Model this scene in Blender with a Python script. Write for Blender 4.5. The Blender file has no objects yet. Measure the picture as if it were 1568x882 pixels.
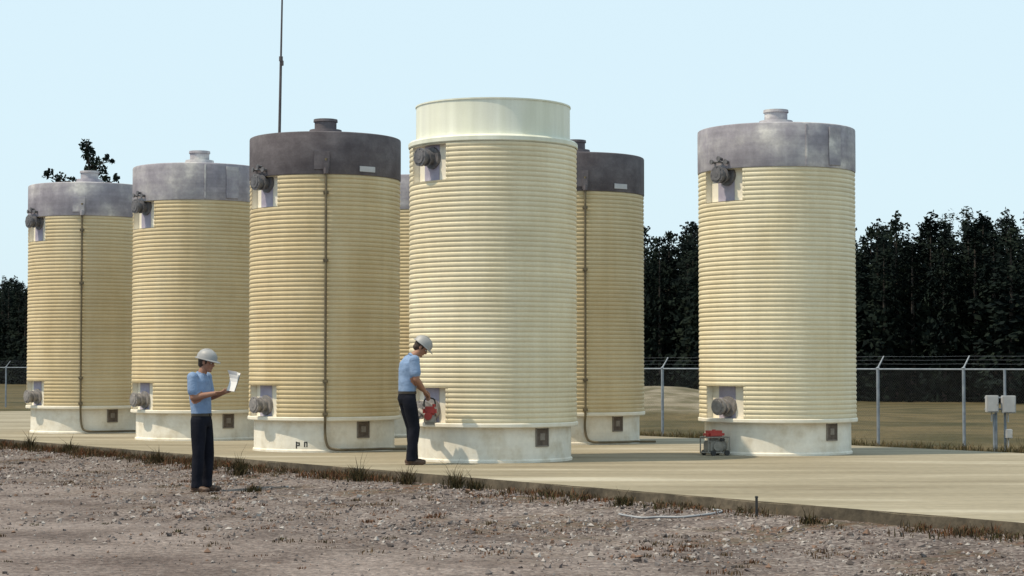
import bpy, bmesh, math, random
from mathutils import Vector, Matrix, noise, Euler
random.seed(7)
R=random
scene=bpy.context.scene
rad=math.radians

# ------------------------------------------------------------------ helpers
def link(o):
    scene.collection.objects.link(o); return o
def empty(name,loc=(0,0,0)):
    e=bpy.data.objects.new(name,None); e.location=loc; e.empty_display_size=.3
    return link(e)
def mobj(name,me,parent=None,mats=None,loc=None):
    o=bpy.data.objects.new(name,me); link(o)
    if mats:
        for m in mats: me.materials.append(m)
    if parent: o.parent=parent
    if loc is not None: o.location=loc
    return o
def smooth(me,ang=35):
    for p in me.polygons: p.use_smooth=True
    me.set_sharp_from_angle(angle=rad(ang))
def bmesh_to(name,bm,sm=True,ang=35):
    bmesh.ops.recalc_face_normals(bm,faces=bm.faces)
    me=bpy.data.meshes.new(name); bm.to_mesh(me); bm.free()
    if sm: smooth(me,ang)
    return me

def mat(name,cols,scale=3,rough=.8,bump=0,bscale=40,stretch=(1,1,1),rotz=0,metal=0,detail=6,fine=0,fscale=60,pos=None,dist=.02,streak=0):
    m=bpy.data.materials.new(name); m.use_nodes=True
    nt=m.node_tree; N=nt.nodes; L=nt.links
    b=N['Principled BSDF']; b.inputs['Roughness'].default_value=rough; b.inputs['Metallic'].default_value=metal
    tc=N.new('ShaderNodeTexCoord'); mp=N.new('ShaderNodeMapping')
    mp.inputs['Scale'].default_value=stretch; mp.inputs['Rotation'].default_value=(0,0,rotz)
    L.new(tc.outputs['Object'],mp.inputs['Vector'])
    # per-object variation
    oi=N.new('ShaderNodeObjectInfo'); ad=N.new('ShaderNodeVectorMath'); ad.operation='ADD'
    sc=N.new('ShaderNodeMath'); sc.operation='MULTIPLY'; sc.inputs[1].default_value=37
    L.new(oi.outputs['Random'],sc.inputs[0]); L.new(mp.outputs[0],ad.inputs[0]); L.new(sc.outputs[0],ad.inputs[1])
    n=N.new('ShaderNodeTexNoise'); n.inputs['Scale'].default_value=scale; n.inputs['Detail'].default_value=detail
    n.inputs['Roughness'].default_value=.62
    L.new(ad.outputs[0],n.inputs['Vector'])
    r=N.new('ShaderNodeValToRGB'); L.new(n.outputs['Fac'],r.inputs[0])
    e=r.color_ramp.elements
    if pos is None: pos=[.33+.34*i/(len(cols)-1) for i in range(len(cols))]
    while len(e)<len(cols): e.new(.5)
    for i,c in enumerate(cols):
        e[i].position=pos[i]; e[i].color=(*c,1)
    out=r.outputs[0]
    def modul(out,sc_,amt,st=None):
        f=N.new('ShaderNodeTexNoise'); f.inputs['Scale'].default_value=sc_; f.inputs['Detail'].default_value=4
        if st:
            q=N.new('ShaderNodeMapping'); q.inputs['Scale'].default_value=st; L.new(ad.outputs[0],q.inputs[0]); L.new(q.outputs[0],f.inputs['Vector'])
        else: L.new(tc.outputs['Object'],f.inputs['Vector'])
        mr=N.new('ShaderNodeMapRange'); mr.inputs[1].default_value=.3; mr.inputs[2].default_value=.7
        mr.inputs[3].default_value=1-amt; mr.inputs[4].default_value=1+amt*.6
        L.new(f.outputs['Fac'],mr.inputs[0])
        mx=N.new('ShaderNodeVectorMath'); mx.operation='SCALE'
        L.new(out,mx.inputs[0]); L.new(mr.outputs[0],mx.inputs['Scale']); return mx.outputs[0]
    if fine>0: out=modul(out,fscale,fine)
    if streak>0:
        out=modul(out,3.0,streak,(2.2,2.2,.10))     # vertical rain streaks
        out=modul(out,1.0,streak*1.1,(.5,.5,9.0))    # ring-to-ring tone change
    L.new(out,b.inputs['Base Color'])
    if bump>0:
        bn=N.new('ShaderNodeTexNoise'); bn.inputs['Scale'].default_value=bscale; bn.inputs['Detail'].default_value=5
        L.new(tc.outputs['Object'],bn.inputs['Vector'])
        bp=N.new('ShaderNodeBump'); bp.inputs['Strength'].default_value=bump; bp.inputs['Distance'].default_value=dist
        L.new(bn.outputs['Fac'],bp.inputs['Height']); L.new(bp.outputs[0],b.inputs['Normal'])
    return m

def polar(r,a,z): return Vector((r*math.sin(rad(a)),-r*math.cos(rad(a)),z))

def lathe(name,prof,seg=144,a0=0,a1=360,skip=None,sm=True):
    full=abs(a1-a0)>=360
    na=seg if full else seg+1
    vs=[];fs=[]
    for (r,z) in prof:
        for i in range(na):
            vs.append(polar(r,a0+(a1-a0)*i/seg,z))
    for j in range(len(prof)-1):
        for i in range(seg):
            a=a0+(a1-a0)*(i+.5)/seg; z=(prof[j][1]+prof[j+1][1])/2
            if skip and skip(a,z): continue
            i2=(i+1)%na
            fs.append((j*na+i,j*na+i2,(j+1)*na+i2,(j+1)*na+i))
    me=bpy.data.meshes.new(name); me.from_pydata(vs,[],fs); me.update()
    if sm: smooth(me,30)
    return me

def add_box(bm,c,s,rot=None,bev=0):
    g=bmesh.ops.create_cube(bm,size=1)
    M=Matrix.Translation(Vector(c))@(rot.to_4x4() if rot else Matrix.Identity(4))@Matrix.Diagonal((*s,1))
    bmesh.ops.transform(bm,matrix=M,verts=g['verts'])
    if bev>0:
        es=list({e for v in g['verts'] for e in v.link_edges})
        bmesh.ops.bevel(bm,geom=es,offset=bev,segments=2,affect='EDGES',clamp_overlap=True)
def frame_from(d):
    return Vector(d).normalized().to_track_quat('Z','Y').to_matrix()
def add_cyl(bm,p,q,r1,r2=None,seg=20):
    p=Vector(p);q=Vector(q); r2=r1 if r2 is None else r2
    d=q-p
    M=Matrix.Translation((p+q)/2)@frame_from(d).to_4x4()
    bmesh.ops.create_cone(bm,cap_ends=True,segments=seg,radius1=max(r1,1e-4),radius2=max(r2,1e-4),depth=d.length,matrix=M)
def add_sph(bm,c,s,rot=None,u=20,v=14):
    if not hasattr(s,'__len__'): s=(s,s,s)
    M=Matrix.Translation(Vector(c))@(rot.to_4x4() if rot else Matrix.Identity(4))@Matrix.Diagonal((*s,1))
    bmesh.ops.create_uvsphere(bm,u_segments=u,v_segments=v,radius=1,matrix=M)
def tube(name,pts,r,m,parent=None,loc=None,smoothc=True):
    cu=bpy.data.curves.new(name,'CURVE'); cu.dimensions='3D'; cu.bevel_depth=r; cu.bevel_resolution=3; cu.use_fill_caps=True
    sp=cu.splines.new('NURBS' if smoothc else 'POLY'); sp.points.add(len(pts)-1)
    for i,p in enumerate(pts): sp.points[i].co=(*p,1)
    if smoothc: sp.order_u=3; sp.use_endpoint_u=True; sp.resolution_u=4
    o=bpy.data.objects.new(name,cu); link(o); cu.materials.append(m)
    if parent: o.parent=parent
    if loc is not None: o.location=loc
    return o

# ------------------------------------------------------------------ site layout
U=Vector((-.589,.808)); NR=Vector((-.808,-.589)); P0=Vector((0,23.5))
def S(x,y): return (x-P0.x)*NR.x+(y-P0.y)*NR.y
def from_st(s,t): return P0+NR*s+U*t
def sstep(a,b,x):
    t=max(0,min(1,(x-a)/(b-a))); return t*t*(3-2*t)
def ground_z(x,y):
    s=S(x,y)
    if s>-5: z=-.12-.10*sstep(.1,2.2,s)
    else: z=-.12-.66*sstep(-12,-20,s)-.2*sstep(-25,-60,s)
    z+=1.35*math.exp(-(((x-6.8)/6)**2+((y-92)/9)**2))
    nz=noise.noise(Vector((x*.35,y*.35,0)))*.03+noise.noise(Vector((x*1.3,y*1.3,3)))*.014
    if s>.15 or s<-11.5: z+=nz*(1 if s>0 else 2.0)
    if s<-60: z+=noise.noise(Vector((x*.03,y*.03,1)))*.35
    return z

# ------------------------------------------------------------------ world / light / camera
AZ=72; EL=60
sd=Vector((-math.sin(rad(AZ))*math.cos(rad(EL)),-math.cos(rad(AZ))*math.cos(rad(EL)),math.sin(rad(EL))))
w=bpy.data.worlds.new("World"); scene.world=w; w.use_nodes=True
nt=w.node_tree; bg=nt.nodes['Background']
sky=nt.nodes.new('ShaderNodeTexSky'); sky.sky_type='NISHITA'; sky.sun_disc=False
sky.sun_elevation=rad(EL); sky.sun_rotation=math.atan2(sd.x,sd.y)%(2*math.pi)
sky.air_density=1.0; sky.dust_density=2.0; sky.ozone_density=1.5; sky.altitude=50
hz=nt.nodes.new('ShaderNodeMix'); hz.data_type='RGBA'; hz.inputs[0].default_value=.84   # summer haze veil
hz.inputs[7].default_value=(5.95,7.45,8.1,1)
nt.links.new(sky.outputs[0],hz.inputs[6])
nt.links.new(hz.outputs[2],bg.inputs[0]); bg.inputs[1].default_value=.13
sl=bpy.data.lights.new('sun','SUN'); sl.energy=4.2; sl.angle=rad(.7); sl.color=(1,.86,.66)
so=link(bpy.data.objects.new('sun',sl)); so.rotation_euler=(-sd).to_track_quat('-Z','Y').to_euler(); so.location=(-20,-10,30)
cam=bpy.data.cameras.new('camera'); co=link(bpy.data.objects.new('camera',cam))
co.location=(0,0,1.4); co.rotation_euler=(rad(90+2.31),0,0); cam.lens=67.7; cam.sensor_width=36; cam.clip_end=3000
scene.camera=co
scene.view_settings.view_transform='Standard'; scene.view_settings.look='None'; scene.view_settings.exposure=0

# ------------------------------------------------------------------ materials
M_crA=mat('cream_shell_tan',[(.51,.405,.235),(.57,.465,.285),(.61,.515,.335)],scale=1.1,rough=.75,fine=.04,fscale=25,stretch=(1,1,.5),streak=.06)
M_crB=mat('cream_shell_pale',[(.61,.53,.36),(.665,.59,.42),(.70,.635,.47)],scale=1.0,rough=.75,fine=.04,fscale=25,stretch=(1,1,.6),streak=.06)
M_white=mat('white_base_paint',[(.62,.56,.45),(.74,.70,.61),(.77,.74,.66)],scale=3,rough=.7,fine=.05,fscale=14,bump=.08,streak=.06)
M_panel=mat('white_panel',[(.68,.63,.51),(.76,.72,.63)],scale=5,rough=.7)
M_notchShade=mat('notch_shade_blue',[(.27,.25,.33),(.35,.33,.41)],scale=6,rough=.7)  # grey-blue colour paints the shade in the middle of each trunnion notch
M_lidD=mat('dark_concrete_lid',[(.075,.064,.074),(.105,.092,.103),(.14,.126,.138)],scale=2.6,rough=.85,fine=.10,fscale=30,bump=.12,stretch=(1,1,1.3),streak=.10)
M_lidL=mat('light_concrete_lid',[(.22,.205,.245),(.30,.285,.325),(.40,.385,.41),(.64,.62,.60)],scale=1.4,rough=.85,fine=.08,fscale=22,bump=.12,stretch=(1,1,1.2),pos=[.3,.45,.56,.67],streak=.14)
M_lidW=mat('pale_shroud',[(.60,.60,.48),(.66,.67,.55),(.74,.75,.66)],scale=1.2,rough=.5,fine=.03,stretch=(1,1,.12),streak=.09)
M_steel=mat('dark_trunnion_steel',[(.07,.07,.08),(.15,.145,.155)],scale=9,rough=.6)
M_steelP=mat('weathered_trunnion_steel',[(.15,.14,.14),(.27,.25,.24)],scale=9,rough=.6)
M_steelL=mat('galvanised_steel',[(.16,.185,.22),(.26,.29,.33)],scale=6,rough=.6,metal=.2)
M_label=mat('label_white',[(.42,.42,.44),(.5,.5,.52)],scale=6,rough=.6)
M_wire=mat('fence_wire',[(.06,.065,.07),(.10,.105,.11)],scale=6,rough=.6)
M_pipe=mat('pipe_brown',[(.085,.065,.04),(.16,.13,.075)],scale=5,rough=.6)
M_vent=mat('vent_dark',[(.06,.045,.035),(.13,.10,.08)],scale=14,rough=.8)
M_ventf=mat('vent_trim',[(.16,.14,.12),(.24,.21,.18)],scale=14,rough=.8)
M_black=mat('black',[(.012,.012,.014),(.03,.03,.03)],scale=5,rough=.6)
M_red=mat('red_paint',[(.30,.03,.025),(.42,.045,.035)],scale=5,rough=.5)

# ------------------------------------------------------------------ casks
TA=-51
def in_notch(zr):
    def f(a,z):
        a=((a+180)%360)-180
        hit=(abs(a-TA)<19) or (abs(((a-TA-180)+180)%360-180)<19)
        return hit and any(z0<z<z1 for z0,z1 in zr)
    return f
def rib_prof(z0,z1,n):
    p=[];h=(z1-z0)/n
    for i in range(n):
        z=z0+i*h
        p+=[(1.247,z),(1.2565,z+h*.18),(1.2605,z+h*.42),(1.258,z+h*.72),(1.247,z+h*.92)]
    p.append((1.247,z1)); return p
def notch_frame(zr):
    bm=bmesh.new()
    for c in (TA,TA+180):
        for (z0,z1) in zr:
            def quad(pts):
                bm.faces.new([bm.verts.new(p) for p in pts])
            ri,ro=1.13,1.259
            for sgn in (-1,1):
                a=c+19.9*sgn
                quad([polar(ri,a,z0),polar(ro,a,z0),polar(ro,a,z1),polar(ri,a,z1)])
            for z in (z0,z1):
                for k in range(8):
                    a=c-20+5*k
                    quad([polar(ri,a,z),polar(ro,a,z),polar(ro,a+5,z),polar(ri,a+5,z)])
    bmesh.ops.remove_doubles(bm,verts=bm.verts,dist=.001)
    me=bpy.data.meshes.new('notch_frame'); bm.to_mesh(me); bm.free(); return me
zrA=[(.575,1.08),(3.99,4.49)]; zrB=[(.575,1.08),(4.10,4.63)]
MESH={}
MESH['shellA']=lathe('ribbed_shell',rib_prof(.57,4.5,54),144,skip=in_notch(zrA))
MESH['shellB']=lathe('ribbed_shell_tall',rib_prof(.57,4.65,56),144,skip=in_notch(zrB))
MESH['frA']=notch_frame(zrA); MESH['frB']=notch_frame(zrB)
MESH['core']=lathe('core',[(1.15,.5),(1.15,4.64)],96)
MESH['base']=lathe('base_skirt',[(1.19,0.0),(1.19,.03),(1.17,.05),(1.17,.50),(1.19,.508)],96)
MESH['flange']=lathe('bottom_flange',[(1.15,.508),(1.268,.508),(1.275,.52),(1.275,.56),(1.262,.572),(1.15,.572)],96)
lp=[(1.15,4.50),(1.262,4.50),(1.268,4.515),(1.268,5.165),(1.262,5.185),(1.245,5.195),(1.2,5.20),(.8,5.24),(.4,5.275),(0.001,5.28)]
MESH['lid']=lathe('lid',lp,96)
MESH['shroud']=lathe('top_shroud',[(1.26,4.645),(1.275,4.66),(1.275,4.715),(1.25,4.74),(1.165,4.755),(1.158,4.80),(1.158,5.26),(1.17,5.265),(1.17,5.285),(1.13,5.285),(1.13,5.1),(1.0,5.05),(.001,5.05)],96)
def knob():
    bm=bmesh.new()
    add_cyl(bm,(0,0,5.25),(0,0,5.36),.29,.27,32)
    add_cyl(bm,(0,0,5.35),(0,0,5.50),.185,.185,32)
    add_cyl(bm,(0,0,5.495),(0,0,5.54),.205,.20,32)
    return bmesh_to('lid_knob',bm)
MESH['knob']=knob()
def trunnions(zs,aa):
    bm=bmesh.new()
    for z in zs:
        for a in aa:
            def P(r): return polar(r,a,z)
            add_cyl(bm,P(1.12),P(1.19),.165,.16,28)
            add_cyl(bm,P(1.18),P(1.38),.095,.095,24)
            add_cyl(bm,P(1.365),P(1.41),.135,.135,28)
            add_cyl(bm,P(1.27),P(1.295),.125,.125,28)
            add_cyl(bm,P(1.41),P(1.425),.10,.095,24)
            add_cyl(bm,P(1.42),P(1.43),.045,.04,20)
            for k in range(8):
                ang=k*math.pi/4
                side=Vector((math.cos(rad(a)),math.sin(rad(a)),0))
                o=side*math.cos(ang)*.117+Vector((0,0,1))*math.sin(ang)*.117
                add_cyl(bm,P(1.405)+o,P(1.42)+o,.010,.010,8)
    return bmesh_to('trunnions',bm)
MESH['trA']=trunnions((4.40,),(TA+2,TA+182)); MESH['trB']=trunnions((4.44,),(TA+2,TA+182)); MESH['trL']=trunnions((.76,),(TA+2,TA+182))
def shade_panels(zr,w0,w1,r):  # thin strips over the notch floor that carry the painted shade
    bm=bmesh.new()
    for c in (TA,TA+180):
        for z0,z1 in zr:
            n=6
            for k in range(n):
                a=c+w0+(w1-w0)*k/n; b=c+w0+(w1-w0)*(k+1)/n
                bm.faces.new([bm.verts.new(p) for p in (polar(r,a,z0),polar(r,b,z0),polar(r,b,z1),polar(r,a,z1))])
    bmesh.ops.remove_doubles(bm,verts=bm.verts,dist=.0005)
    me=bpy.data.meshes.new('notch_shade_panel'); bm.to_mesh(me); bm.free(); return me
MESH['shadeA']=shade_panels(zrA,-9,9,1.156); MESH['shadeB']=shade_panels(zrB,-9,9,1.156)
def vent():
    bm=bmesh.new()
    R3=Matrix.Rotation(rad(38),3,'Z')
    add_box(bm,polar(1.165,38,.365),(.20,.03,.25),R3,.003)
    return bmesh_to('vent_panel',bm)
def vent_frame():
    bm=bmesh.new(); a=38; R3=Matrix.Rotation(rad(a),3,'Z')
    def B(x,z,sx,sz,r=1.172): add_box(bm,polar(r,a,z)+R3@Vector((x,0,0)),(sx,.03,sz),R3,.003)
    B(-.11,.365,.018,.26); B(.11,.365,.018,.26); B(0,.236,.238,.018)
    B(0,.37,.09,.10,1.171)
    return bmesh_to('vent_frame',bm)
MESH['vent']=vent(); MESH['ventf']=vent_frame()
def lid_fit(piped):
    bm=bmesh.new()
    if piped:
        add_box(bm,polar(1.275,3,4.72),(.26,.03,.30),Matrix.Rotation(rad(3),3,'Z'),.006)
        add_box(bm,polar(1.292,6,4.62),(.10,.06,.20),Matrix.Rotation(rad(6),3,'Z'),.01)
        add_cyl(bm,polar(1.30,6,4.50),polar(1.30,6,4.60),.04,.04,12)
    else:
        add_box(bm,polar(1.272,14,4.84),(.03,.02,.64),Matrix.Rotation(rad(14),3,'Z'),.004)
        add_box(bm,polar(1.274,38,4.84),(.26,.02,.6),Matrix.Rotation(rad(38),3,'Z'),.005)
    return bmesh_to('lid_fittings',bm)
def lid_valves():
    bm=bmesh.new()
    for a,z in ((TA-6,4.62),(TA+7,4.60),(TA+1,4.66)):
        add_cyl(bm,polar(1.25,a,z),polar(1.34,a,z),.024,.024,12)
        add_cyl(bm,polar(1.33,a,z),polar(1.35,a,z),.04,.04,12)
    add_cyl(bm,polar(1.32,TA-6,4.62),polar(1.32,TA+7,4.60),.015,.015,8)
    return bmesh_to('lid_valves',bm)
MESH['fitP']=lid_fit(True); MESH['fitN']=lid_fit(False); MESH['valves']=lid_valves()
def label():
    bm=bmesh.new()
    add_box(bm,polar(1.272,38,4.60),(.30,.012,.09),Matrix.Rotation(rad(38),3,'Z'),.003)
    return bmesh_to('label_plate',bm)
MESH['label']=label()

def put(key,name,parent,m):
    o=bpy.data.objects.new(name,MESH[key]); link(o); o.parent=parent
    if len(MESH[key].materials)==0: MESH[key].materials.append(m)
    o.material_slots[0].link='OBJECT'; o.material_slots[0].material=m
    return o
def cask(x,y,lidm,shell,piped=False,knob=True,tall=False,lab=False,rot=0):
    e=empty('storage_cask',(x,y,0)); e.rotation_euler[2]=rad(rot)
    put('shellB' if tall else 'shellA','ribbed_shell',e,shell)
    put('frB' if tall else 'frA','notch_frame',e,M_panel)
    put('core','core',e,M_panel)
    put('base','base_skirt',e,M_white); put('flange','bottom_flange',e,M_panel)
    put('trB' if tall else 'trA','trunnions',e,M_steel); put('trL','lower_trunnions',e,M_steelP)
    put('shadeB' if tall else 'shadeA','notch_shade_panel',e,M_notchShade)
    put('vent','vent_panel',e,M_vent); put('ventf','vent_frame',e,M_ventf)
    if tall: put('shroud','top_shroud',e,lidm)
    else:
        put('lid','lid',e,lidm); put('knob','lid_knob',e,lidm); put('valves','lid_valves',e,M_steel)
        put('fitP' if piped else 'fitN','lid_fittings',e,lidm)
    if lab: put('label','label_plate',e,M_label)
    if piped:
        a=6
        pts=[polar(1.30,a,4.75),polar(1.30,a,4.4),polar(1.29,a,3),polar(1.29,a,1.5),polar(1.29,a,.7),polar(1.29,a,.52),polar(1.23,a,.42),polar(1.22,a,.25),polar(1.23,a+2,.08),polar(1.24,a+7,.05)]
        pts+= [polar(1.25+.002*k,a+7+5*k,.045) for k in range(1,9)]
        pts+= [polar(1.45,58,.045),polar(1.6,62,.045)]
        tube('drain_pipe',pts,.021,M_pipe,e)
        bm=bmesh.new()
        for z in (4.2,3.1,1.15,.62):
            add_box(bm,polar(1.28,a,z),(.085,.07,.045),Matrix.Rotation(rad(a),3,'Z'),.006)
        mobj('pipe_clamps',bmesh_to('pipe_clamps',bm),e,[M_pipe])
    return e
cask(-.285,28.9,M_lidW,M_crB,tall=True,knob=False)
cask(4.28,31.1,M_lidL,M_crB)
c3=cask(-3.14,32.3,M_lidD,M_crA,piped=True,lab=True)
cask(-6.04,37.1,M_lidL,M_crA)
cask(-9.0,40.9,M_lidL,M_crA,piped=True)
cask(1.16,35.3,M_lidD,M_crA,piped=True,lab=True)
cask(-1.8,39.3,M_lidL,M_crA)
# small stencilled figures on the skirt of the dark-lidded cask
bm=bmesh.new()
for a,dz,sx,sz in ((-17,.12,.02,.11),(-15.6,.155,.055,.02),(-15.6,.115,.05,.018),(-14.6,.135,.018,.05),(-10.2,.13,.018,.08),(-9.2,.165,.05,.018),(-8.3,.13,.018,.08)):
    add_box(bm,polar(1.1715,a,dz),(sx,.004,sz),Matrix.Rotation(rad(a),3,'Z'))
mobj('stencil_mark',bmesh_to('stencil_mark',bm,False),c3,[M_black])

# ------------------------------------------------------------------ concrete pad
M_pad=mat('pad_concrete',[(.15,.118,.07),(.22,.187,.125),(.265,.228,.158),(.40,.36,.28)],scale=.9,rough=.95,fine=.12,fscale=9,bump=.15,bscale=30,rotz=-math.atan2(U.y,U.x),stretch=(.2,1.3,1),pos=[.3,.43,.55,.68])
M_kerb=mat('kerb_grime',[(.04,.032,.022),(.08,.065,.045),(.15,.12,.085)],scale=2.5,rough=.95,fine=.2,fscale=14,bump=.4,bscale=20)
def pad():
    bm=bmesh.new()
    t0,t1=-22,38
    edge=[]
    n=160
    for i in range(n+1):
        t=t0+(t1-t0)*i/n
        edge.append(from_st(noise.noise(Vector((t*1.7,0,5)))*.02+noise.noise(Vector((t*6,0,8)))*.01,t))
    far=[from_st(-11,t1),from_st(-11,t0)]
    top=[bm.verts.new((p.x,p.y,0)) for p in edge+far]
    f=bm.faces.new(top)
    r=bmesh.ops.extrude_face_region(bm,geom=[f])
    for g in r['geom']:
        if isinstance(g,bmesh.types.BMVert): g.co.z=-.35
    es=[e for e in bm.edges if abs(e.verts[0].co.z)<1e-5 and abs(e.verts[1].co.z)<1e-5]
    bmesh.ops.bevel(bm,geom=es,offset=.015,segments=2,affect='EDGES')
    me=bmesh_to('concrete_pad',bm,True,40)
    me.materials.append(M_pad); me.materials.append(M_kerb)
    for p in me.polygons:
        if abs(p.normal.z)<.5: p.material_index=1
    return me
mobj('concrete_pad',pad())

# ------------------------------------------------------------------ ground
def axis(lo,a,b,hi,st,gr=1.18):
    v=[];x=a
    while x<b: v.append(x); x+=st
    v.append(b); d=st; x=b
    while x<hi: d*=gr; x+=d; v.append(min(x,hi))
    d=st; x=a; pre=[]
    while x>lo: d*=gr; x-=d; pre.append(max(x,lo))
    return pre[::-1]+v
xs=axis(-900,-14,14,900,.3); ys=axis(-200,10,60,1500,.3)
vs=[(x,y,ground_z(x,y)) for y in ys for x in xs]
nx=len(xs); fs=[(j*nx+i,j*nx+i+1,(j+1)*nx+i+1,(j+1)*nx+i) for j in range(len(ys)-1) for i in range(nx-1)]
gm=bpy.data.meshes.new('ground'); gm.from_pydata(vs,[],fs); gm.update()
for p in gm.polygons: p.use_smooth=True
def ground_mat():
    m=bpy.data.materials.new('ground_gravel_grass'); m.use_nodes=True
    nt=m.node_tree;N=nt.nodes;L=nt.links; b=N['Principled BSDF']; b.inputs['Roughness'].default_value=.95
    b.inputs['Specular IOR Level'].default_value=.15
    tc=N.new('ShaderNodeTexCoord'); P=tc.outputs['Object']
    def noi(s,d=5,st=None):
        n=N.new('ShaderNodeTexNoise'); n.inputs['Scale'].default_value=s; n.inputs['Detail'].default_value=d; L.new(P,n.inputs['Vector']); return n.outputs['Fac']
    def ramp(fac,cols,pos):
        r=N.new('ShaderNodeValToRGB'); L.new(fac,r.inputs[0]); e=r.color_ramp.elements
        while len(e)<len(cols): e.new(.5)
        for i,c in enumerate(cols): e[i].position=pos[i]; e[i].color=(*c,1)
        return r.outputs[0]
    def mix(f,a,c,mode='MIX'):
        x=N.new('ShaderNodeMix'); x.data_type='RGBA'; x.blend_type=mode
        if isinstance(f,float): x.inputs[0].default_value=f
        else: L.new(f,x.inputs[0])
        L.new(a,x.inputs[6]); L.new(c,x.inputs[7]); return x.outputs[2]
    def mr(f,a,b_,c,d):
        x=N.new('ShaderNodeMapRange'); L.new(f,x.inputs[0])
        for i,v in enumerate((a,b_,c,d)): x.inputs[i+1].default_value=v
        return x.outputs[0]
    def math_(op,a,b_):
        x=N.new('ShaderNodeMath'); x.operation=op
        for i,v in enumerate((a,b_)):
            if isinstance(v,(int,float)): x.inputs[i].default_value=v
            else: L.new(v,x.inputs[i])
        return x.outputs[0]
    dt=N.new('ShaderNodeVectorMath'); dt.operation='DOT_PRODUCT'; L.new(P,dt.inputs[0]); dt.inputs[1].default_value=(NR.x,NR.y,0)
    s=math_('ADD',dt.outputs['Value'],-(P0.x*NR.x+P0.y*NR.y))
    # gravel
    big=ramp(noi(.45,6),[(.14,.108,.098),(.20,.162,.148),(.26,.215,.198)],[.35,.5,.65])
    vo=N.new('ShaderNodeTexVoronoi'); vo.inputs['Scale'].default_value=30; L.new(P,vo.inputs['Vector'])
    sep=N.new('ShaderNodeSeparateColor'); L.new(vo.outputs['Color'],sep.inputs[0])
    peb=ramp(sep.outputs[0],[(.05,.04,.039),(.13,.105,.098),(.22,.19,.178),(.40,.365,.34)],[0,.35,.78,1])
    stony=mr(math_('ADD',s,math_('MULTIPLY',noi(.6,4),6)),4,9.5,.75,.25)
    g=mix(stony,big,peb)
    g=mix(.5,g,ramp(noi(9,6),[(.35,.35,.35),(.7,.7,.7),(1,1,1)],[.35,.47,.6]),'MULTIPLY')
    g=mix(.5,g,ramp(noi(.9,7),[(.5,.46,.44),(1,.98,.96),(1.0,1.0,1.0)],[.38,.5,.7]),'MULTIPLY')
    weed=ramp(noi(1.1,7),[(0,0,0),(0,0,0),(1,1,1)],[0,.52,.62])
    near=mr(s,.2,5.5,1,0)
    rust=ramp(noi(5,4),[(.12,.055,.03),(.09,.06,.033),(.06,.053,.028)],[.35,.5,.65])
    g=mix(math_('MULTIPLY',math_('MULTIPLY',weed,near),.75),g,rust)
    # grass
    gr=ramp(noi(.25,8),[(.05,.047,.018),(.085,.07,.032),(.135,.103,.05),(.065,.057,.024)],[.3,.45,.6,.75])
    gr=mix(.5,gr,ramp(noi(6,5),[(.4,.4,.4),(1,1,1)],[.35,.6]),'MULTIPLY')
    ds=N.new('ShaderNodeVectorMath'); ds.operation='DISTANCE'; L.new(P,ds.inputs[0]); ds.inputs[1].default_value=(7,87,0)
    sandm=math_('MULTIPLY',mr(math_('ADD',ds.outputs['Value'],math_('MULTIPLY',noi(.3,5),12)),9,14,1,0),.85)
    sand=ramp(noi(.8,5),[(.12,.105,.065),(.26,.225,.17)],[.4,.6])
    gr=mix(sandm,gr,sand)
    fin=mix(mr(s,-10.5,-9,1,0),g,gr)
    L.new(fin,b.inputs['Base Color'])
    h=math_('ADD',math_('MULTIPLY',vo.outputs['Distance'],-.6),math_('MULTIPLY',noi(12,6),1.6))
    bp=N.new('ShaderNodeBump'); bp.inputs['Strength'].default_value=.9; bp.inputs['Distance'].default_value=.03
    L.new(h,bp.inputs['Height']); L.new(bp.outputs[0],b.inputs['Normal'])
    return m
mobj('ground',gm,None,[ground_mat()])

# gravel stones (one mesh)
def vis(x,y,mg=1.05): return abs(x)<y*.266*mg+.3
def stones():
    vs=[];fs=[];cols=[]
    ico=[Vector(v) for v in ((1,0,0),(-1,0,0),(0,1,0),(0,-1,0),(0,0,1),(0,0,-1))]
    fa=[(0,2,4),(2,1,4),(1,3,4),(3,0,4),(2,0,5),(1,2,5),(3,1,5),(0,3,5)]
    n=0
    while n<16000:
        y=R.uniform(13.5,36); x=R.uniform(-11,7)
        s=S(x,y)
        if s<.06 or not vis(x,y,1.2): continue
        dens=.12+.88*sstep(7,2.0,s+noise.noise(Vector((x*.5,y*.5,0)))*4)
        dens*=.35+.65*sstep(-.3,.25,noise.noise(Vector((x*.9,y*.9,4))))
        if R.random()>dens: continue
        r=min(.045,.007+R.expovariate(1)*.0075)
        rot=Euler((R.random()*6,R.random()*6,R.random()*6)).to_matrix()
        b=len(vs); z=ground_z(x,y)+r*.2
        sc=Vector((R.uniform(.7,1.4),R.uniform(.7,1.3),R.uniform(.5,.9)))
        for v in ico:
            q=rot@Vector((v.x*sc.x,v.y*sc.y,v.z*sc.z))*r*R.uniform(.8,1.2)
            vs.append((x+q.x,y+q.y,z+q.z*.8))
        fs+=[tuple(b+i for i in f) for f in fa]
        c=R.choice([(.20,.17,.16),(.13,.105,.10),(.27,.24,.225),(.08,.068,.065),(.18,.15,.14),(.36,.33,.31),(.18,.115,.085),(.16,.14,.135)])
        cols+=[c]*8; n+=1
    me=bpy.data.meshes.new('gravel'); me.from_pydata(vs,[],fs); me.update()
    ca=me.color_attributes.new('col','FLOAT_COLOR','CORNER')
    data=[]
    for c in cols: data+=[c[0],c[1],c[2],1]*3
    ca.data.foreach_set('color',data)
    return me
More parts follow.
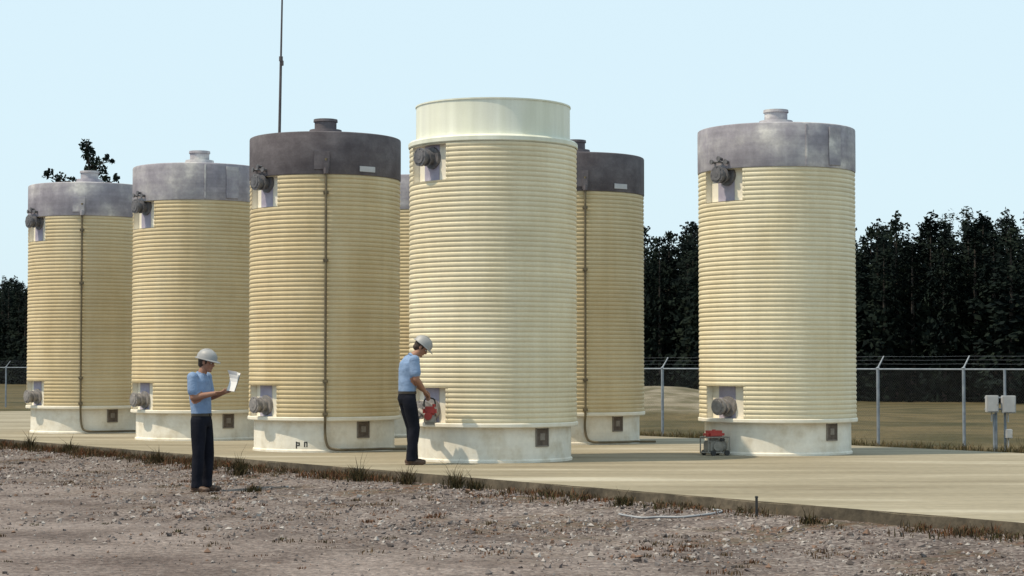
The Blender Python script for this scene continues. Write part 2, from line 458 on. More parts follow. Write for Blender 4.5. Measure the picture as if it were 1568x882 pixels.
def attr_mat(name,rough=.9,trans=0):
    m=bpy.data.materials.new(name); m.use_nodes=True; N=m.node_tree.nodes
    a=N.new('ShaderNodeVertexColor'); a.layer_name='col'
    m.node_tree.links.new(a.outputs[0],N['Principled BSDF'].inputs['Base Color'])
    N['Principled BSDF'].inputs['Roughness'].default_value=rough
    N['Principled BSDF'].inputs['Specular IOR Level'].default_value=.15
    return m
M_attr=attr_mat('stone_varied')
mobj('gravel',stones(),None,[M_attr])

# grass / weeds
class Blades:
    def __init__(s): s.v=[];s.f=[];s.c=[]
    def tuft(s,x,y,z,h,sp,n,cols):
        for _ in range(n):
            a=R.random()*6.283; r=sp*R.random()**.7
            bx,by=x+math.cos(a)*r,y+math.sin(a)*r
            la=R.random()*6.283; le=R.uniform(.1,.8)*h; hh=h*R.uniform(.4,1.1); w_=R.uniform(.003,.007)
            pa=R.random()*3.14; dx,dy=math.cos(pa)*w_,math.sin(pa)*w_
            b=len(s.v)
            m=(bx+math.cos(la)*le*.35,by+math.sin(la)*le*.35,z+hh*.6)
            t=(bx+math.cos(la)*le,by+math.sin(la)*le,z+hh)
            s.v+=[(bx-dx,by-dy,z-.02),(bx+dx,by+dy,z-.02),(m[0]+dx*.8,m[1]+dy*.8,m[2]),(m[0]-dx*.8,m[1]-dy*.8,m[2]),t]
            s.f+=[(b,b+1,b+2,b+3),(b+3,b+2,b+4)]
            c=R.choice(cols); k=R.uniform(.6,1.1); c=tuple(q*k for q in c)
            s.c+=[c]*7
    def make(s,name):
        me=bpy.data.meshes.new(name); me.from_pydata(s.v,[],s.f); me.update()
        ca=me.color_attributes.new('col','FLOAT_COLOR','CORNER'); d=[]
        for c in s.c: d+=[c[0],c[1],c[2],1]
        ca.data.foreach_set('color',d); return me
BR=[(.11,.066,.038),(.14,.098,.055),(.075,.05,.03),(.06,.05,.026)]
GN=[(.05,.048,.018),(.075,.065,.028),(.12,.092,.045)]
RU=[(.16,.065,.03),(.12,.058,.03),(.10,.05,.026)]
B=Blades()
for _ in range(1700):
    t=R.uniform(-10,24); s=.03+abs(R.gauss(0,.28))
    p=from_st(s,t)
    if not vis(p.x,p.y,1.15): continue
    k=noise.noise(Vector((t*.45,0,9)))+.5*noise.noise(Vector((t*1.7,0,4)))
    left=sstep(1,8,t)
    if R.random()>.30+k*.9+left*.5: continue
    h=R.uniform(.025,.085)*(1+1.0*max(0,k)+.5*left)
    B.tuft(p.x,p.y,ground_z(p.x,p.y),h,R.uniform(.05,.20),R.randint(10,26),BR+GN[:1] if R.random()<.7 else RU)
for _ in range(520):
    t=R.uniform(-10,22); s=.3+abs(R.gauss(0,2.2)); p=from_st(s,t)
    if not vis(p.x,p.y,1.15): continue
    if noise.noise(Vector((p.x*.6,p.y*.6,2)))<-.05: continue
    B.tuft(p.x,p.y,ground_z(p.x,p.y),R.uniform(.015,.05),R.uniform(.06,.22),R.randint(14,34),R.choice([BR,BR,RU]))
for _ in range(80):
    y=R.uniform(14.3,24); x=R.uniform(-6,6)
    if S(x,y)<2: continue
    B.tuft(x,y,ground_z(x,y),R.uniform(.015,.045),.06,18,R.choice([BR,RU,GN]))
for (x,y,h) in ((-2.02,25.6,.22),(-4.0,28.2,.20),(-3.85,27.4,.18),(-1.35,24.9,.20),(-.7,24.0,.24),(-.45,23.6,.14),(2.9,18.9,.10),(-5.6,30.5,.2),(-8.7,34.9,.24),(-7.7,33.6,.18),(1.2,20.9,.11),(-3.3,24.7,.1)):
    while S(x,y)<.1: y-=.1
    B.tuft(x,y,ground_z(x,y),h,.10,110,[(.03,.03,.014),(.05,.045,.02),(.07,.045,.02)])
    B.tuft(x,y,ground_z(x,y),h*.6,.2,60,[(.04,.035,.016),(.07,.05,.025)])
    B.tuft(x,y,ground_z(x,y),h*1.9,.05,5,[(.06,.045,.02)])
mobj('dry_weeds',B.make('dry_weeds'),None,[attr_mat('weed_blades')])
B=Blades()
for _ in range(4200):
    t=R.uniform(-20,34); s=-11.05-abs(R.gauss(0,1))*5
    p=from_st(s,t)
    if not vis(p.x,p.y,1.1): continue
    B.tuft(p.x,p.y,ground_z(p.x,p.y),R.uniform(.10,.24),R.uniform(.1,.3),12,GN+BR[1:2])
mobj('grass',B.make('grass'),None,[attr_mat('grass_blades')])

# pale hose on the gravel, stake at the kerb
M_hose=mat('pale_hose',[(.24,.25,.27),(.34,.35,.37)],scale=4,rough=.6)
hp=[(1.12,20.2),(1.3,19.75),(1.5,19.8),(1.7,19.65),(1.9,19.7),(2.1,19.85),(2.22,20.1),(2.1,20.2)]
tube('hose',[(x,y,ground_z(x,y)+.012) for x,y in hp],.011,M_hose)
bm=bmesh.new(); x,y=2.48,19.6
while S(x,y)<.1: y-=.1
z=ground_z(x,y); add_box(bm,(x,y,z+.08),(.025,.025,.22),None,.004); add_box(bm,(x,y,z+.195),(.032,.032,.02),None,.004)
mobj('wooden_stake',bmesh_to('wooden_stake',bm),None,[M_black])

# ------------------------------------------------------------------ fence
def fence():
    e=empty('chain_link_fence')
    base=Vector((9.3,49)); n=28; sp=2.8; k0=-4
    posts=bmesh.new(); rails=bmesh.new()
    H=2.10
    pts=[]
    for k in range(k0,n):
        p=base+U*sp*k; z=-.76; pts.append((p,z))
        gz=ground_z(p.x,p.y)
        add_cyl(posts,(p.x,p.y,gz-.1),(p.x,p.y,z+H),.04,.04,12)
        q=Vector((p.x,p.y,z+H)); d=Vector((-NR.x,-NR.y,0))*.22+Vector((.0,0,.30))
        add_cyl(posts,q,q+d,.022,.016,8); add_sph(posts,q,(.048,.048,.03),u=10,v=6)
    for (p,z),(p2,z2) in zip(pts,pts[1:]):
        add_cyl(rails,(p.x,p.y,z+H-.03),(p2.x,p2.y,z2+H-.03),.021,.021,8)
        for j in (.35,.68,.98):
            d=Vector((-NR.x,-NR.y,0))*.22*j+Vector((0,0,.30))*j
            a=Vector((p.x,p.y,z+H))+d; b=Vector((p2.x,p2.y,z2+H))+d
            m_=(a+b)/2-Vector((0,0,.01))
            add_cyl(rails,a,m_,.0016,.0016,5); add_cyl(rails,m_,b,.0016,.0016,5)
    mobj('posts',bmesh_to('posts',posts),e,[M_steelL]); mobj('rails_and_barbed_wire',bmesh_to('rails',rails),e,[M_steelL])
    vs=[];fs=[]
    L0=k0*sp; L1=(n-1)*sp; hh=H-.05; w_=.0014
    t=L0-hh
    while t<L1:
        for sg in (0,1):
            a0,z0=t,0; a1,z1=t+hh,hh
            if sg: z0,z1=hh,0
            def cl(a): return min(max(a,L0),L1)
            if a1>L0 and a0<L1:
                f0=(cl(a0)-a0)/hh; f1=(cl(a1)-a0)/hh
                za=z0+(z1-z0)*f0; zb=z0+(z1-z0)*f1
                A=base+U*cl(a0); Bp=base+U*cl(a1)
                off=Vector((NR.x,NR.y))*(.003 if sg else -.003)
                b=len(vs)
                for (q,zz,dz) in ((A,za,-w_),(Bp,zb,-w_),(Bp,zb,w_),(A,za,w_)):
                    vs.append((q.x+off.x,q.y+off.y,-.74+zz+dz))
                fs.append((b,b+1,b+2,b+3))
        t+=.075
    me=bpy.data.meshes.new('mesh_fabric'); me.from_pydata(vs,[],fs); me.update()
    mobj('mesh_fabric',me,e,[M_wire])
fence()

# ------------------------------------------------------------------ antenna mast
bm=bmesh.new()
x,y=-5.5,45
add_cyl(bm,(x,y,-.1),(x+.03,y,5.9),.055,.045,14)
add_cyl(bm,(x+.03,y,5.9),(x+.07,y,8.6),.036,.030,12)
add_cyl(bm,(x+.07,y,8.6),(x+.13,y,12.5),.024,.014,10)
add_cyl(bm,(x+.03,y,5.84),(x+.03,y,5.96),.062,.062,14)
add_cyl(bm,(x+.07,y,8.55),(x+.07,y,8.66),.046,.046,14)
add_box(bm,(x+.11,y-.02,8.5),(.05,.05,.12),None,.006)
add_box(bm,(x,y,-.02),(.4,.4,.08),None,.01)
mobj('antenna_mast',bmesh_to('antenna_mast',bm),None,[mat('mast_metal',[(.05,.04,.045),(.09,.075,.08)],scale=4,rough=.6)])

# ------------------------------------------------------------------ utility box stand
M_box=mat('box_grey_white',[(.34,.34,.35),(.44,.44,.44)],scale=3,rough=.55)
e=empty('electrical_box_stand',(10.62,42,0)); gz=ground_z(10.62,42)
bm=bmesh.new()
for xx,yy,h in ((-.06,.1,.5),(.14,.1,1.32),(-.1,.1,.35)):
    add_cyl(bm,(xx,yy,gz-.1),(xx,yy,h),.03,.03,12)
add_cyl(bm,(-.3,.12,.45),(.32,.12,.45),.02,.02,8); add_cyl(bm,(-.3,.12,.7),(.32,.12,.7),.02,.02,8)
mobj('posts',bmesh_to('stand_posts',bm),e,[M_steelL])
bm=bmesh.new()
for cx,cz,wx,hz_ in ((-.17,.57,.26,.37),(.19,.56,.29,.38),(.19,-.08,.13,.2)):
    add_box(bm,(cx,0,cz),(wx,.16,hz_),None,.012)
    add_box(bm,(cx,-.086,cz),(wx*.86,.014,hz_*.88),None,.004)
    add_box(bm,(cx+wx*.36,-.1,cz),(.015,.02,.05),None,.003)
    add_cyl(bm,(cx,0.04,cz-hz_/2-.2),(cx,0.04,cz-hz_/2+.01),.016,.016,8)
mobj('boxes',bmesh_to('boxes',bm),e,[M_box])

# ------------------------------------------------------------------ portable engine pumps
def pump(name,loc,rot,sc=1,wheels=True):
    e=empty(name,loc); e.rotation_euler[2]=rad(rot); e.scale=(sc,sc,sc)
    bm=bmesh.new()
    for yy in (-.13,.13):
        add_cyl(bm,(-.2,yy,.05),(.2,yy,.05),.012,.012,8)
        for xx in (-.2,.2):
            add_cyl(bm,(xx,yy,.05),(xx,yy,.30),.011,.011,8)
        add_cyl(bm,(-.2,yy,.30),(.2,yy,.30),.011,.011,8)
    for xx in (-.2,.2):
        add_cyl(bm,(xx,-.13,.30),(xx,.13,.30),.011,.011,8); add_cyl(bm,(xx,-.13,.05),(xx,.13,.05),.011,.011,8)
    add_box(bm,(-.03,0,.15),(.27,.21,.19),None,.02)
    for k in range(4): add_box(bm,(-.03,0,.252+.010*k),(.18,.15,.005))
    add_cyl(bm,(.09,0,.15),(.18,0,.15),.095,.085,20)
    add_cyl(bm,(-.03,-.08,.15),(-.03,-.135,.15),.08,.07,20)
    mobj('frame_and_engine',bmesh_to('frame_and_engine',bm),e,[mat(name+'_metal',[(.16,.15,.13),(.30,.28,.25)],scale=9,rough=.6)])
    bm=bmesh.new()
    add_box(bm,(-.02,0,.345),(.33,.22,.13),None,.045)
    add_cyl(bm,(-.02,0,.39),(-.02,0,.425),.03,.03,14)
    mobj('fuel_tank',bmesh_to('fuel_tank',bm),e,[M_red])
    bm=bmesh.new()
    if wheels:
        for yy in (-.15,.15):
            add_cyl(bm,(-.12,yy-.015,.045),(-.12,yy+.015,.045),.045,.045,20)
            add_cyl(bm,(.14,yy-.015,.045),(.14,yy+.015,.045),.045,.045,20)
    add_box(bm,(.07,-.12,.26),(.10,.05,.05),None,.015)
    mobj('wheels_and_muffler',bmesh_to('wheels_and_muffler',bm),e,[M_black])
    return e
pump('portable_engine_pump',(3.17,30.16,0),25,.95)

# test unit clamped on the trunnion that the second man works at
e=empty('portable_test_unit',(-1.18,27.68,.72))
bm=bmesh.new()
add_box(bm,(0,0,.03),(.20,.15,.13),None,.035); add_cyl(bm,(-.02,-.04,-.04),(-.02,-.12,-.04),.06,.055,20)
add_cyl(bm,(.06,0,.09),(.06,0,.13),.025,.025,12)
mobj('housing',bmesh_to('housing',bm),e,[M_red])
bm=bmesh.new()
add_box(bm,(0,0,-.09),(.17,.14,.12),None,.02); add_cyl(bm,(0,.02,-.06),(-.16,.26,.04),.035,.03,12)
for k in range(4): add_box(bm,(0,0,-.165+.012*k),(.14,.12,.005))
mobj('engine',bmesh_to('engine',bm),e,[mat('unit_grey',[(.18,.16,.14),(.36,.34,.30)],scale=9,rough=.6)])
tube('handle',[(-.08,0,.09),(-.09,0,.18),(-.04,0,.215),(.04,0,.215),(.08,0,.18),(.08,0,.09)],.012,M_black,e)

# ------------------------------------------------------------------ trees
def leafmat(name,c1,c2,c3):
    m=mat(name,[c1,c2,c3],scale=.8,rough=1,fine=.25,fscale=3)
    m.node_tree.nodes['Principled BSDF'].inputs['Specular IOR Level'].default_value=.03
    return m
M_leaf=leafmat('pine_foliage',(.006,.009,.010),(.010,.015,.013),(.020,.027,.019))
M_bark=mat('bark',[(.02,.016,.014),(.05,.04,.032)],scale=6,rough=.95,stretch=(1,1,.3))
def clump(vs,fs,c,r,n,sz):
    for _ in range(n):
        d=Vector((R.gauss(0,1),R.gauss(0,1),R.gauss(0,.8))); d.normalize(); p=c+d*r*R.random()**.45
        a=Vector((R.gauss(0,1),R.gauss(0,1),R.gauss(0,1))).normalized(); b_=a.orthogonal().normalized()
        a*=sz*R.uniform(.5,1.3); b_*=sz*R.uniform(.3,.7)
        i=len(vs); vs+=[p-a,p+b_,p+a*.9,p-b_]; fs.append((i,i+1,i+2,i+3))
def pine(H,seed):
    R.seed(seed); vs=[];fs=[]
    cw=H*R.uniform(.10,.15)
    z=H*.03
    while z<H*.985:
        f=z/H
        wr=cw*(1.1-.2*f if f<.6 else max(.12,1.0*((1-f)/.4)**.65))
        k=max(3,int(9*wr/cw))
        a0=R.random()*6.28
        up=f>.6
        for i in range(k):
            if up and R.random()<.14: continue
            a=a0+6.283*i/k+R.uniform(-.5,.5); rr=wr*R.uniform(.15,1.15 if up else 1.0)
            clump(vs,fs,Vector((math.cos(a)*rr,math.sin(a)*rr,z+R.uniform(-.3,.4))),R.uniform(.26,.46) if up else R.uniform(.4,.7),16 if up else 9,.155 if up else .30)
        z+=H*(.028 if up else .042)*R.uniform(.8,1.3)
    clump(vs,fs,Vector((0,0,H*.985)),.20,12,.12)
    n=len(fs)
    me=bpy.data.meshes.new('pine')
    seg=6
    b=len(vs); lv=[(0,.19),(H*.3,.15),(H*.65,.09),(H*.98,.02)]
    for zz,rr in lv:
        for i in range(seg): vs.append(Vector((math.cos(i*6.283/seg)*rr,math.sin(i*6.283/seg)*rr,zz)))
    for j in range(3):
        for i in range(seg): fs.append((b+j*seg+i,b+j*seg+(i+1)%seg,b+(j+1)*seg+(i+1)%seg,b+(j+1)*seg+i))
    me.from_pydata(vs,[],fs); me.update(); me.materials.append(M_leaf); me.materials.append(M_bark)
    for p in me.polygons[n:]: p.material_index=1
    return me
pines=[pine(13,s_) for s_ in range(8)]
R.seed(21)
e=empty('pine_treeline')
A=Vector((52,101)); Bv=Vector((-100,303)); dv=(Bv-A); Ld=dv.length; dv.normalize(); nv=Vector((dv.y,-dv.x))
if nv.y<0: nv=-nv
for row in range(8):
    t=R.random()*2
    while t<Ld:
        p=A+dv*t+nv*(row*2.4+R.uniform(-1,1))
        if -.31<p.x/p.y<.31:
            o=bpy.data.objects.new('pine',pines[R.randrange(8)]); link(o); o.parent=e
            hs=(.965+noise.noise(Vector((t*.05,0,2)))*.12+R.uniform(-.11,.09))*(1+row*.004)
            if p.x/p.y<0: hs*=1.05
            o.location=(p.x,p.y,ground_z(p.x,p.y)-.2); o.scale=(R.uniform(.95,1.35),)*2+(hs,); o.rotation_euler[2]=R.random()*6.28
        t+=R.uniform(1.6,2.8)

# scrawny tree behind the far cask
def tree():
    R.seed(5)
    e=empty('sparse_tree',(-13.3,60,0)); bm=bmesh.new(); vs=[];fs=[]
    gz=ground_z(-13.3,60)
    tr=[(0.1,0,gz-.1,.16),(0.0,0,2.2,.13),(.1,.1,4.4,.10),(-.05,0,6.2,.07),(.12,0,7.3,.05),(0,0,8.35,.02)]
    for a,b_ in zip(tr,tr[1:]): add_cyl(bm,a[:3],b_[:3],a[3],b_[3],10)
    br=[((0,0,6.9),(-.85,.1,7.25),.26,26),((0,0,6.6),(-1.15,0,7.42),.14,14),((-.5,0,7.0),(-1.3,.1,7.35),.12,10),((.1,0,7.3),(.28,0,7.75),.24,34),((.1,0,7.3),(.62,0,7.9),.11,14),((.1,0,7.1),(.45,.1,7.5),.20,26),
        ((0,0,6.5),(.95,0,7.26),.16,16),((0,0,6.6),(.6,0,7.2),.2,22),((0,0,7.9),(-.03,0,8.25),.24,40),((0,0,7.7),(.05,0,8.0),.22,36),((.05,0,7.4),(.1,0,7.5),.2,24),((0,0,7.6),(.8,0,7.8),.08,8),((-.0,0,6.6),(-.45,0,7.1),.2,20)]
    for _ in range(26):
        z=R.uniform(3.2,6.3); a=R.random()*6.28; l=R.uniform(.6,1.4)
        br.append(((0,0,z-.3),(math.cos(a)*l,math.sin(a)*l,z+.3),R.uniform(.25,.45),30))
    for a,b_,r,n in br:
        add_cyl(bm,a,b_,.03,.012,6); clump(vs,fs,Vector(b_),r,n*2,.085)
    mobj('trunk',bmesh_to('trunk',bm),e,[M_bark])
    me=bpy.data.meshes.new('leaves'); me.from_pydata(vs,[],fs); me.update(); mobj('leaves',me,e,[M_leaf])
tree()

# ------------------------------------------------------------------ people
M_skin=mat('skin',[(.26,.125,.08),(.33,.17,.11)],scale=6,rough=.6)
M_shirt=mat('light_blue_shirt',[(.15,.23,.38),(.22,.31,.47)],scale=7,rough=.9,bump=.8,bscale=10,dist=.03)
M_trous=mat('navy_trousers',[(.006,.007,.012),(.013,.014,.022)],scale=6,rough=.95,bump=.5,bscale=9,dist=.02)
M_trous.node_tree.nodes['Principled BSDF'].inputs['Specular IOR Level'].default_value=.15
M_hair=mat('dark_hair',[(.02,.012,.008),(.05,.03,.02)],scale=30,rough=.7)
M_hat=mat('hard_hat_grey',[(.25,.25,.255),(.32,.32,.32)],scale=4,rough=.5)
M_shoe=mat('brown_leather',[(.05,.025,.015),(.09,.05,.03)],scale=9,rough=.6)
M_belt=mat('belt',[(.02,.015,.01),(.04,.03,.02)],scale=9,rough=.5)
M_eyew=mat('eye_white',[(.5,.48,.45),(.6,.58,.55)],scale=4,rough=.3)
M_lip=mat('lips',[(.20,.08,.065),(.24,.095,.075)],scale=8,rough=.5)
M_paper=mat('paper',[(.66,.66,.66),(.72,.72,.72)],scale=3,rough=.8)
def remesh(bm,name,vox,sm=3,fac=.5):
    bmesh.ops.recalc_face_normals(bm,faces=bm.faces)
    me=bpy.data.meshes.new(name+'_t'); bm.to_mesh(me); bm.free()
    o=bpy.data.objects.new(name+'_t',me); link(o)
    m=o.modifiers.new('r','REMESH'); m.mode='VOXEL'; m.voxel_size=vox
    s_=o.modifiers.new('s','SMOOTH'); s_.factor=fac; s_.iterations=sm
    dg=bpy.context.evaluated_depsgraph_get(); dg.update()
    nm=bpy.data.meshes.new_from_object(o.evaluated_get(dg)); nm.name=name
    bpy.data.objects.remove(o)
    for p in nm.polygons: p.use_smooth=True
    return nm
def chain(bm,pts,seg=16):
    for (a,ra),(b,rb) in zip(pts,pts[1:]):
        add_cyl(bm,a,b,ra,rb,seg)
    for a,ra in pts: add_sph(bm,a,ra,u=14,v=10)
def loft(bm,rings,seg=24):
    loops=[]
    for (x,y,z,rx,ry) in rings:
        loops.append([bm.verts.new((x+rx*math.cos(i*6.28318/seg),y+ry*math.sin(i*6.28318/seg),z)) for i in range(seg)])
    for a,b in zip(loops,loops[1:]):
        for i in range(seg): bm.faces.new((a[i],a[(i+1)%seg],b[(i+1)%seg],b[i]))
    bm.faces.new(loops[0]); bm.faces.new(loops[-1])
def hand(parent,wrist,d,nrm,thumb,curl):
    d=Vector(d).normalized(); nrm=Vector(nrm); nrm=(nrm-d*nrm.dot(d)).normalized()
    th=d.cross(nrm); thumb=th if th.dot(Vector(thumb))>0 else -th
    w_=Vector(wrist)
    bm=bmesh.new()
    rot=Matrix((d,thumb,nrm)).transposed()
    add_sph(bm,w_+d*.05,(.055,.042,.016),rot); chain(bm,[(w_-d*.03,.027),(w_+d*.02,.026)])
    for k,(off,ln) in enumerate(((.030,.078),(.011,.088),(-.009,.082),(-.028,.064))):
        p=w_+d*.085+thumb*off; pts=[(w_+d*.045+thumb*off*.8,.011),(p,.0105)]
        ang=curl*.35
        for j,fr in enumerate((.42,.33,.25)):
            v=d*math.cos(ang)+nrm*math.sin(ang)
            p=p+v*ln*fr; pts.append((p,.0098-.0009*j)); ang+=curl*.5
        chain(bm,pts,10)
    p=w_+d*.02+thumb*.025; pts=[(w_+d*.015+thumb*.012,.014),(p+d*.01+thumb*.012,.013)]
    q=p+d*.045+thumb*.03+nrm*.012; pts.append((q,.0115)); q=q+d*.03+thumb*.002+nrm*.018; pts.append((q,.0095))
    chain(bm,pts,10)
    mobj('hand',remesh(bm,'hand',.0042,1),parent,[M_skin])
def head(parent,pos,pitch,yaw,neck_from):
    h=empty('head',pos); h.parent=parent; h.rotation_euler=Euler((0,rad(pitch),rad(yaw)),'XYZ')
    bm=bmesh.new()
    add_sph(bm,(-.008,0,.035),(.098,.077,.092)); add_sph(bm,(.018,0,-.025),(.074,.064,.088))
    add_sph(bm,(.042,0,-.085),(.044,.042,.034)); add_sph(bm,(.078,0,-.098),(.018,.022,.017))
    add_sph(bm,(.074,0,.028),(.022,.052,.012))
    chain(bm,[((.085,0,.018),.009),((.108,0,-.022),.0125),((.098,0,-.032),.014)])
    for s_ in (-1,1):
        add_sph(bm,(.10,.011*s_,-.030),.0085); add_sph(bm,(-.006,.077*s_,-.005),(.020,.009,.031),Matrix.Rotation(rad(-12),3,'Y'))
        add_sph(bm,(.055,.042*s_,-.02),(.026,.018,.02))
    add_sph(bm,(.088,0,-.058),(.012,.024,.006)); add_sph(bm,(.086,0,-.068),(.012,.021,.007))
    mobj('face',remesh(bm,'face',.0052,2,.4),h,[M_skin])
    bm=bmesh.new()
    add_sph(bm,(.0955,0,-.0625),(.0065,.022,.0045)); mobj('mouth',bmesh_to('mouth',bm),h,[M_lip])
    bm=bmesh.new()
    for s_ in (-1,1): add_sph(bm,(.080,.031*s_,.005),(.012,.014,.009))
    mobj('eyes',bmesh_to('eyes',bm),h,[M_eyew])
    bm=bmesh.new()
    for s_ in (-1,1):
        add_sph(bm,(.0895,.031*s_,.005),(.004,.006,.006)); add_sph(bm,(.089,.032*s_,.027),(.008,.019,.0045))
    mobj('pupils_and_brows',bmesh_to('pupils',bm),h,[M_black])
    bm=bmesh.new()
    add_sph(bm,(-.026,0,.022),(.090,.0815,.092)); add_sph(bm,(-.055,0,-.035),(.052,.060,.05))
    for s_ in (-1,1): add_sph(bm,(.018,.070*s_,.012),(.016,.009,.034))
    mobj('hair',remesh(bm,'hair',.006,2,.4),h,[M_hair])
    bm=bmesh.new()
    prof=[(.05,.162),(.088,.138),(.11,.10),(.119,.055),(.121,.045)]
    seg=32; loops=[]
    for r_,z_ in prof:
        loops.append([bm.verts.new((-.004+r_*1.16*math.cos(i*6.2832/seg),r_*.93*math.sin(i*6.2832/seg),z_)) for i in range(seg)])
    def brim(zo,ex): return [bm.verts.new((-.004+(.121*1.16+ex+.035*max(0,math.cos(i*6.2832/seg))**2)*math.cos(i*6.2832/seg),(.121*.93+ex)*math.sin(i*6.2832/seg),.045+zo-.012*max(0,math.cos(i*6.2832/seg)))) for i in range(seg)]
    loops.append(brim(-.004,.018)); loops.append(brim(-.012,.018)); loops.append([bm.verts.new((-.004+.12*math.cos(i*6.2832/seg),.10*math.sin(i*6.2832/seg),.036)) for i in range(seg)])
    top=bm.verts.new((-.004,0,.168))
    for i in range(seg): bm.faces.new((top,loops[0][i],loops[0][(i+1)%seg]))
    for a,b in zip(loops,loops[1:]):
        for i in range(seg): bm.faces.new((a[i],b[i],b[(i+1)%seg],a[(i+1)%seg]))
    for yy,rr in ((0,.009),(.035,.006),(-.035,.006)):
        pts=[(( -.004+.124*math.cos(t_)*1.08*(1 if yy==0 else .95),yy,.052+.118*math.sin(t_)*(1 if yy==0 else .93)),rr) for t_ in [rad(q) for q in range(12,170,13)]]
        chain(bm,pts,8)
    mobj('hard_hat',bmesh_to('hard_hat',bm,True,50),h,[M_hat])
    return h
def man(name,loc,J,headp,pitch,yaw,rotz=0):
    e=empty(name,loc); e.rotation_euler[2]=rad(rotz)
    bm=bmesh.new(); segs=[]
    px,pz=J['pelvis']; cx,cz=J['chest']
    def lp(t): return px+(cx-px)*t
    Z=lambda t: pz+(cz-pz)*t
    loft(bm,[(px,0,pz-.10,.11,.150),(px-.005,0,pz-.03,.130,.176),(px,0,pz+.05,.118,.168),(lp(.25),0,Z(.25)+.02,.126,.172),(lp(.55),0,Z(.5),.130,.178),(lp(.85),0,Z(.8),.134,.188),(lp(1),0,Z(1),.122,.19),(lp(1.05)+.01,0,Z(1)+.055,.09,.145),(lp(1.1)+.02,0,Z(1)+.095,.06,.075)])
    nb=Vector((lp(1.1)+.015,0,Z(1)+.06)); nh=Vector(headp)+Vector((-.02,0,-.06))
    chain(bm,[(nb,.062),(nh,.054)])
    segs.append((nb+(nh-nb)*.30,nh,.055,2))
    segs.append((Vector((px,0,pz+.10)),Vector((cx,0,cz)),.13,0))
    segs.append((Vector((px,0,pz-.08)),Vector((px,0,pz+.0)),.14,1))
    for sd_ in ('R','L'):
        sh,el,wr=[Vector(v) for v in J['arm'+sd_]]
        se=sh+(el-sh)*.66
        add_sph(bm,sh,(.076,.074,.072))
        chain(bm,[(sh,.070),(se,.074)]); chain(bm,[(se,.050),(el,.046),(el+(wr-el)*.3,.046),(wr,.029)])
        segs.append((sh,se,.070,0)); segs.append((se+(el-sh).normalized()*.055,el,.045,2)); segs.append((el,wr,.038,2))
        hp,kn,an=[Vector(v) for v in J['leg'+sd_]]
        chain(bm,[(hp,.104),(hp+(kn-hp)*.45,.098),(kn,.080),(kn+(an-kn)*.35,.079),(an+Vector((0,0,.05)),.070)])
        add_cyl(bm,an+Vector((0,0,.05)),an+Vector((0,0,-.035)),.070,.076,16)
        segs.append((hp,kn,.085,1)); segs.append((kn,an,.065,1))
    me=remesh(bm,'body',.0115,4,.5)
    for m_ in (M_shirt,M_trous,M_skin): me.materials.append(m_)
    def dseg(p,a,b):
        ab=b-a; t=max(0,min(1,(p-a).dot(ab)/max(ab.length_squared,1e-9))); return (p-(a+ab*t)).length
    belt=pz+.06
    for p in me.polygons:
        c=p.center; best=min(segs,key=lambda s_: dseg(c,s_[0],s_[1])-s_[2]); k=best[3]
        if k!=2: k=1 if c.z<belt else 0
        p.material_index=k
    mobj('body',me,e)
    bm=bmesh.new(); seg=28; l=[]
    for zz in (belt-.018,belt+.018):
        l.append([bm.verts.new((px+.0+.124*math.cos(i*6.2832/seg),.174*math.sin(i*6.2832/seg),zz)) for i in range(seg)])
    for i in range(seg): bm.faces.new((l[0][i],l[0][(i+1)%seg],l[1][(i+1)%seg],l[1][i]))
    add_box(bm,(px+.126,0,belt),(.012,.05,.04),None,.003)
    mobj('belt',bmesh_to('belt',bm),e,[M_belt])
    bm=bmesh.new(); dn=(nh-nb).normalized()
    M_=frame_from(dn)
    ring=[]
    c0=nb+(nh-nb)*.12
    for k,(rr,hh) in enumerate(((.072,0),(.066,.035),(.076,.005))):
        ring.append([bm.verts.new(c0+M_@Vector((rr*math.cos(i*6.2832/20),rr*math.sin(i*6.2832/20),hh))) for i in range(20)])
    for a,b in zip(ring,ring[1:]):
        for i in range(20): bm.faces.new((a[i],a[(i+1)%20],b[(i+1)%20],b[i]))
    mobj('collar',bmesh_to('collar',bm),e,[M_shirt])
    for sd_ in ('R','L'):
        an=Vector(J['leg'+sd_][2]); yw=J.get('toe'+sd_,0)
        Rz=Matrix.Rotation(rad(yw),3,'Z'); bm=bmesh.new()
        def o_(x,y,z): return Vector((an.x,an.y,0))+Rz@Vector((x,y,z))
        add_sph(bm,o_(-.03,0,.052),(.062,.042,.05),Rz); add_sph(bm,o_(.07,0,.04),(.095,.045,.038),Rz); add_sph(bm,o_(.14,0,.034),(.055,.046,.032),Rz)
        chain(bm,[(o_(-.01,0,.05),.05),(o_(-.005,0,.12),.05)])
        add_box(bm,o_(.05,0,.012),(.27,.084,.024),Rz,.01)
        mobj('shoe',remesh(bm,'shoe',.007,2,.4),e,[M_shoe])
    head(e,headp,pitch,yaw,nb)
    return e
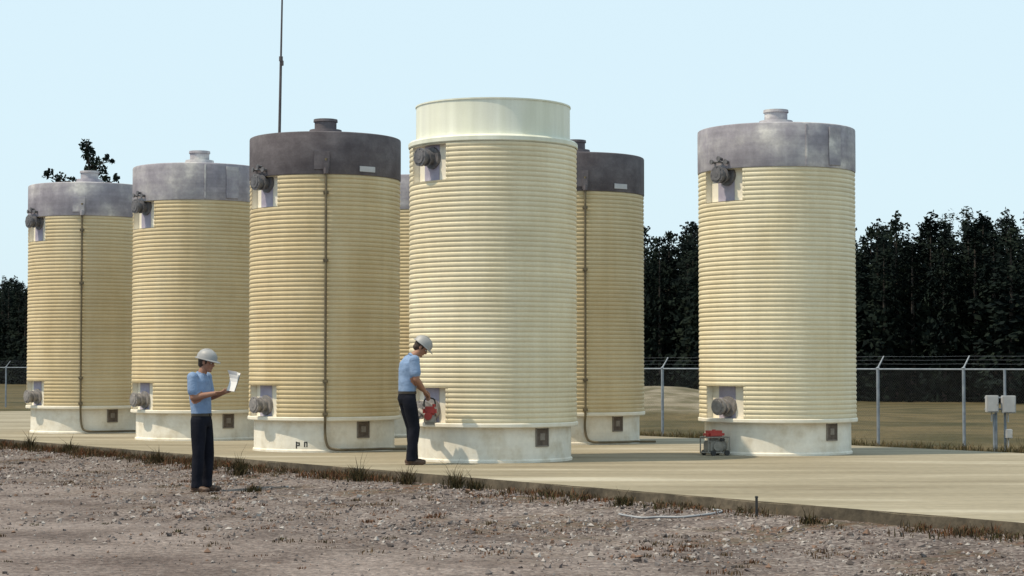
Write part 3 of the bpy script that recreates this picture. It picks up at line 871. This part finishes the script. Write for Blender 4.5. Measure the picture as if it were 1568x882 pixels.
# man with the clipboard
x,y=-3.98,24.9
J1=dict(pelvis=(-.03,.93),chest=(-.06,1.42),
 armR=[(-.075,-.18,1.47),(-.05,-.21,1.21),(.20,-.12,1.265)],
 armL=[(-.05,.19,1.47),(-.02,.24,1.21),(.24,.12,1.28)],
 legR=[(-.03,-.09,.90),(-.025,-.10,.50),(-.04,-.11,.09)],
 legL=[(-.03,.09,.90),(.02,.10,.50),(.0,.11,.09)],toeR=-12,toeL=14)
m1=man('man_with_clipboard',(x,y,ground_z(x,y)),J1,(.035,0,1.665),12,2,-15)
hand(m1,(.20,-.12,1.265),(1,.35,.10),(-.1,.5,.9),(-.1,.45,.6),.9)
hand(m1,(.24,.12,1.28),(.9,-.1,.25),(.1,-.5,.6),(-.3,-.2,.9),1.0)
PC=Vector((.40,.05,1.41)); cr=Euler((rad(4),rad(18),rad(56))).to_matrix()
bm=bmesh.new()
add_box(bm,PC,(.006,.18,.245),cr,.002); add_box(bm,PC+cr@Vector((-.008,0,.115)),(.014,.07,.018),cr,.003)
mobj('clipboard',bmesh_to('clipboard',bm),m1,[mat('clipboard_brown',[(.16,.10,.06),(.2,.13,.08)],rough=.6)])
bm=bmesh.new()
def sheet(off,tw,curl_):
    rows=[]
    for i in range(7):
        v=i/6
        rows.append([bm.verts.new(PC+cr@(Vector((off-curl_*(max(0,v-.4))**2*.35*(1+.4*u_),(u_-.5)*.185+tw*v,(v-.5)*.25))) ) for u_ in (0,.5,1)])
    for a,b in zip(rows,rows[1:]):
        for i in range(2): bm.faces.new((a[i],a[i+1],b[i+1],b[i]))
sheet(-.006,0,0); sheet(-.010,.006,.2); sheet(-.013,-.012,.5)
mobj('paper_sheets',bmesh_to('paper_sheets',bm,False),m1,[M_paper])

x,y=-1.44,27.35
J2=dict(pelvis=(-.05,.96),chest=(-.03,1.44),
 armR=[(.0,-.19,1.48),(.02,-.22,1.21),(.19,-.08,1.03)],
 armL=[(.02,.19,1.48),(.05,.24,1.21),(.25,.15,1.04)],
 legR=[(-.05,-.09,.92),(.03,-.10,.52),(-.02,-.10,.09)],
 legL=[(-.05,.09,.92),(.05,.10,.52),(.08,.12,.09)],toeR=-14,toeL=6)
m2=man('man_inspecting_cask',(x,y,0),J2,(.155,0,1.66),38,-16,20)
hand(m2,(.19,-.08,1.03),(.65,.5,-.45),(.2,.5,-.7),(.4,.6,.5),1.0)
hand(m2,(.25,.15,1.04),(.45,-.1,-.7),(-.5,-.5,-.3),(.8,-.2,.1),.9)
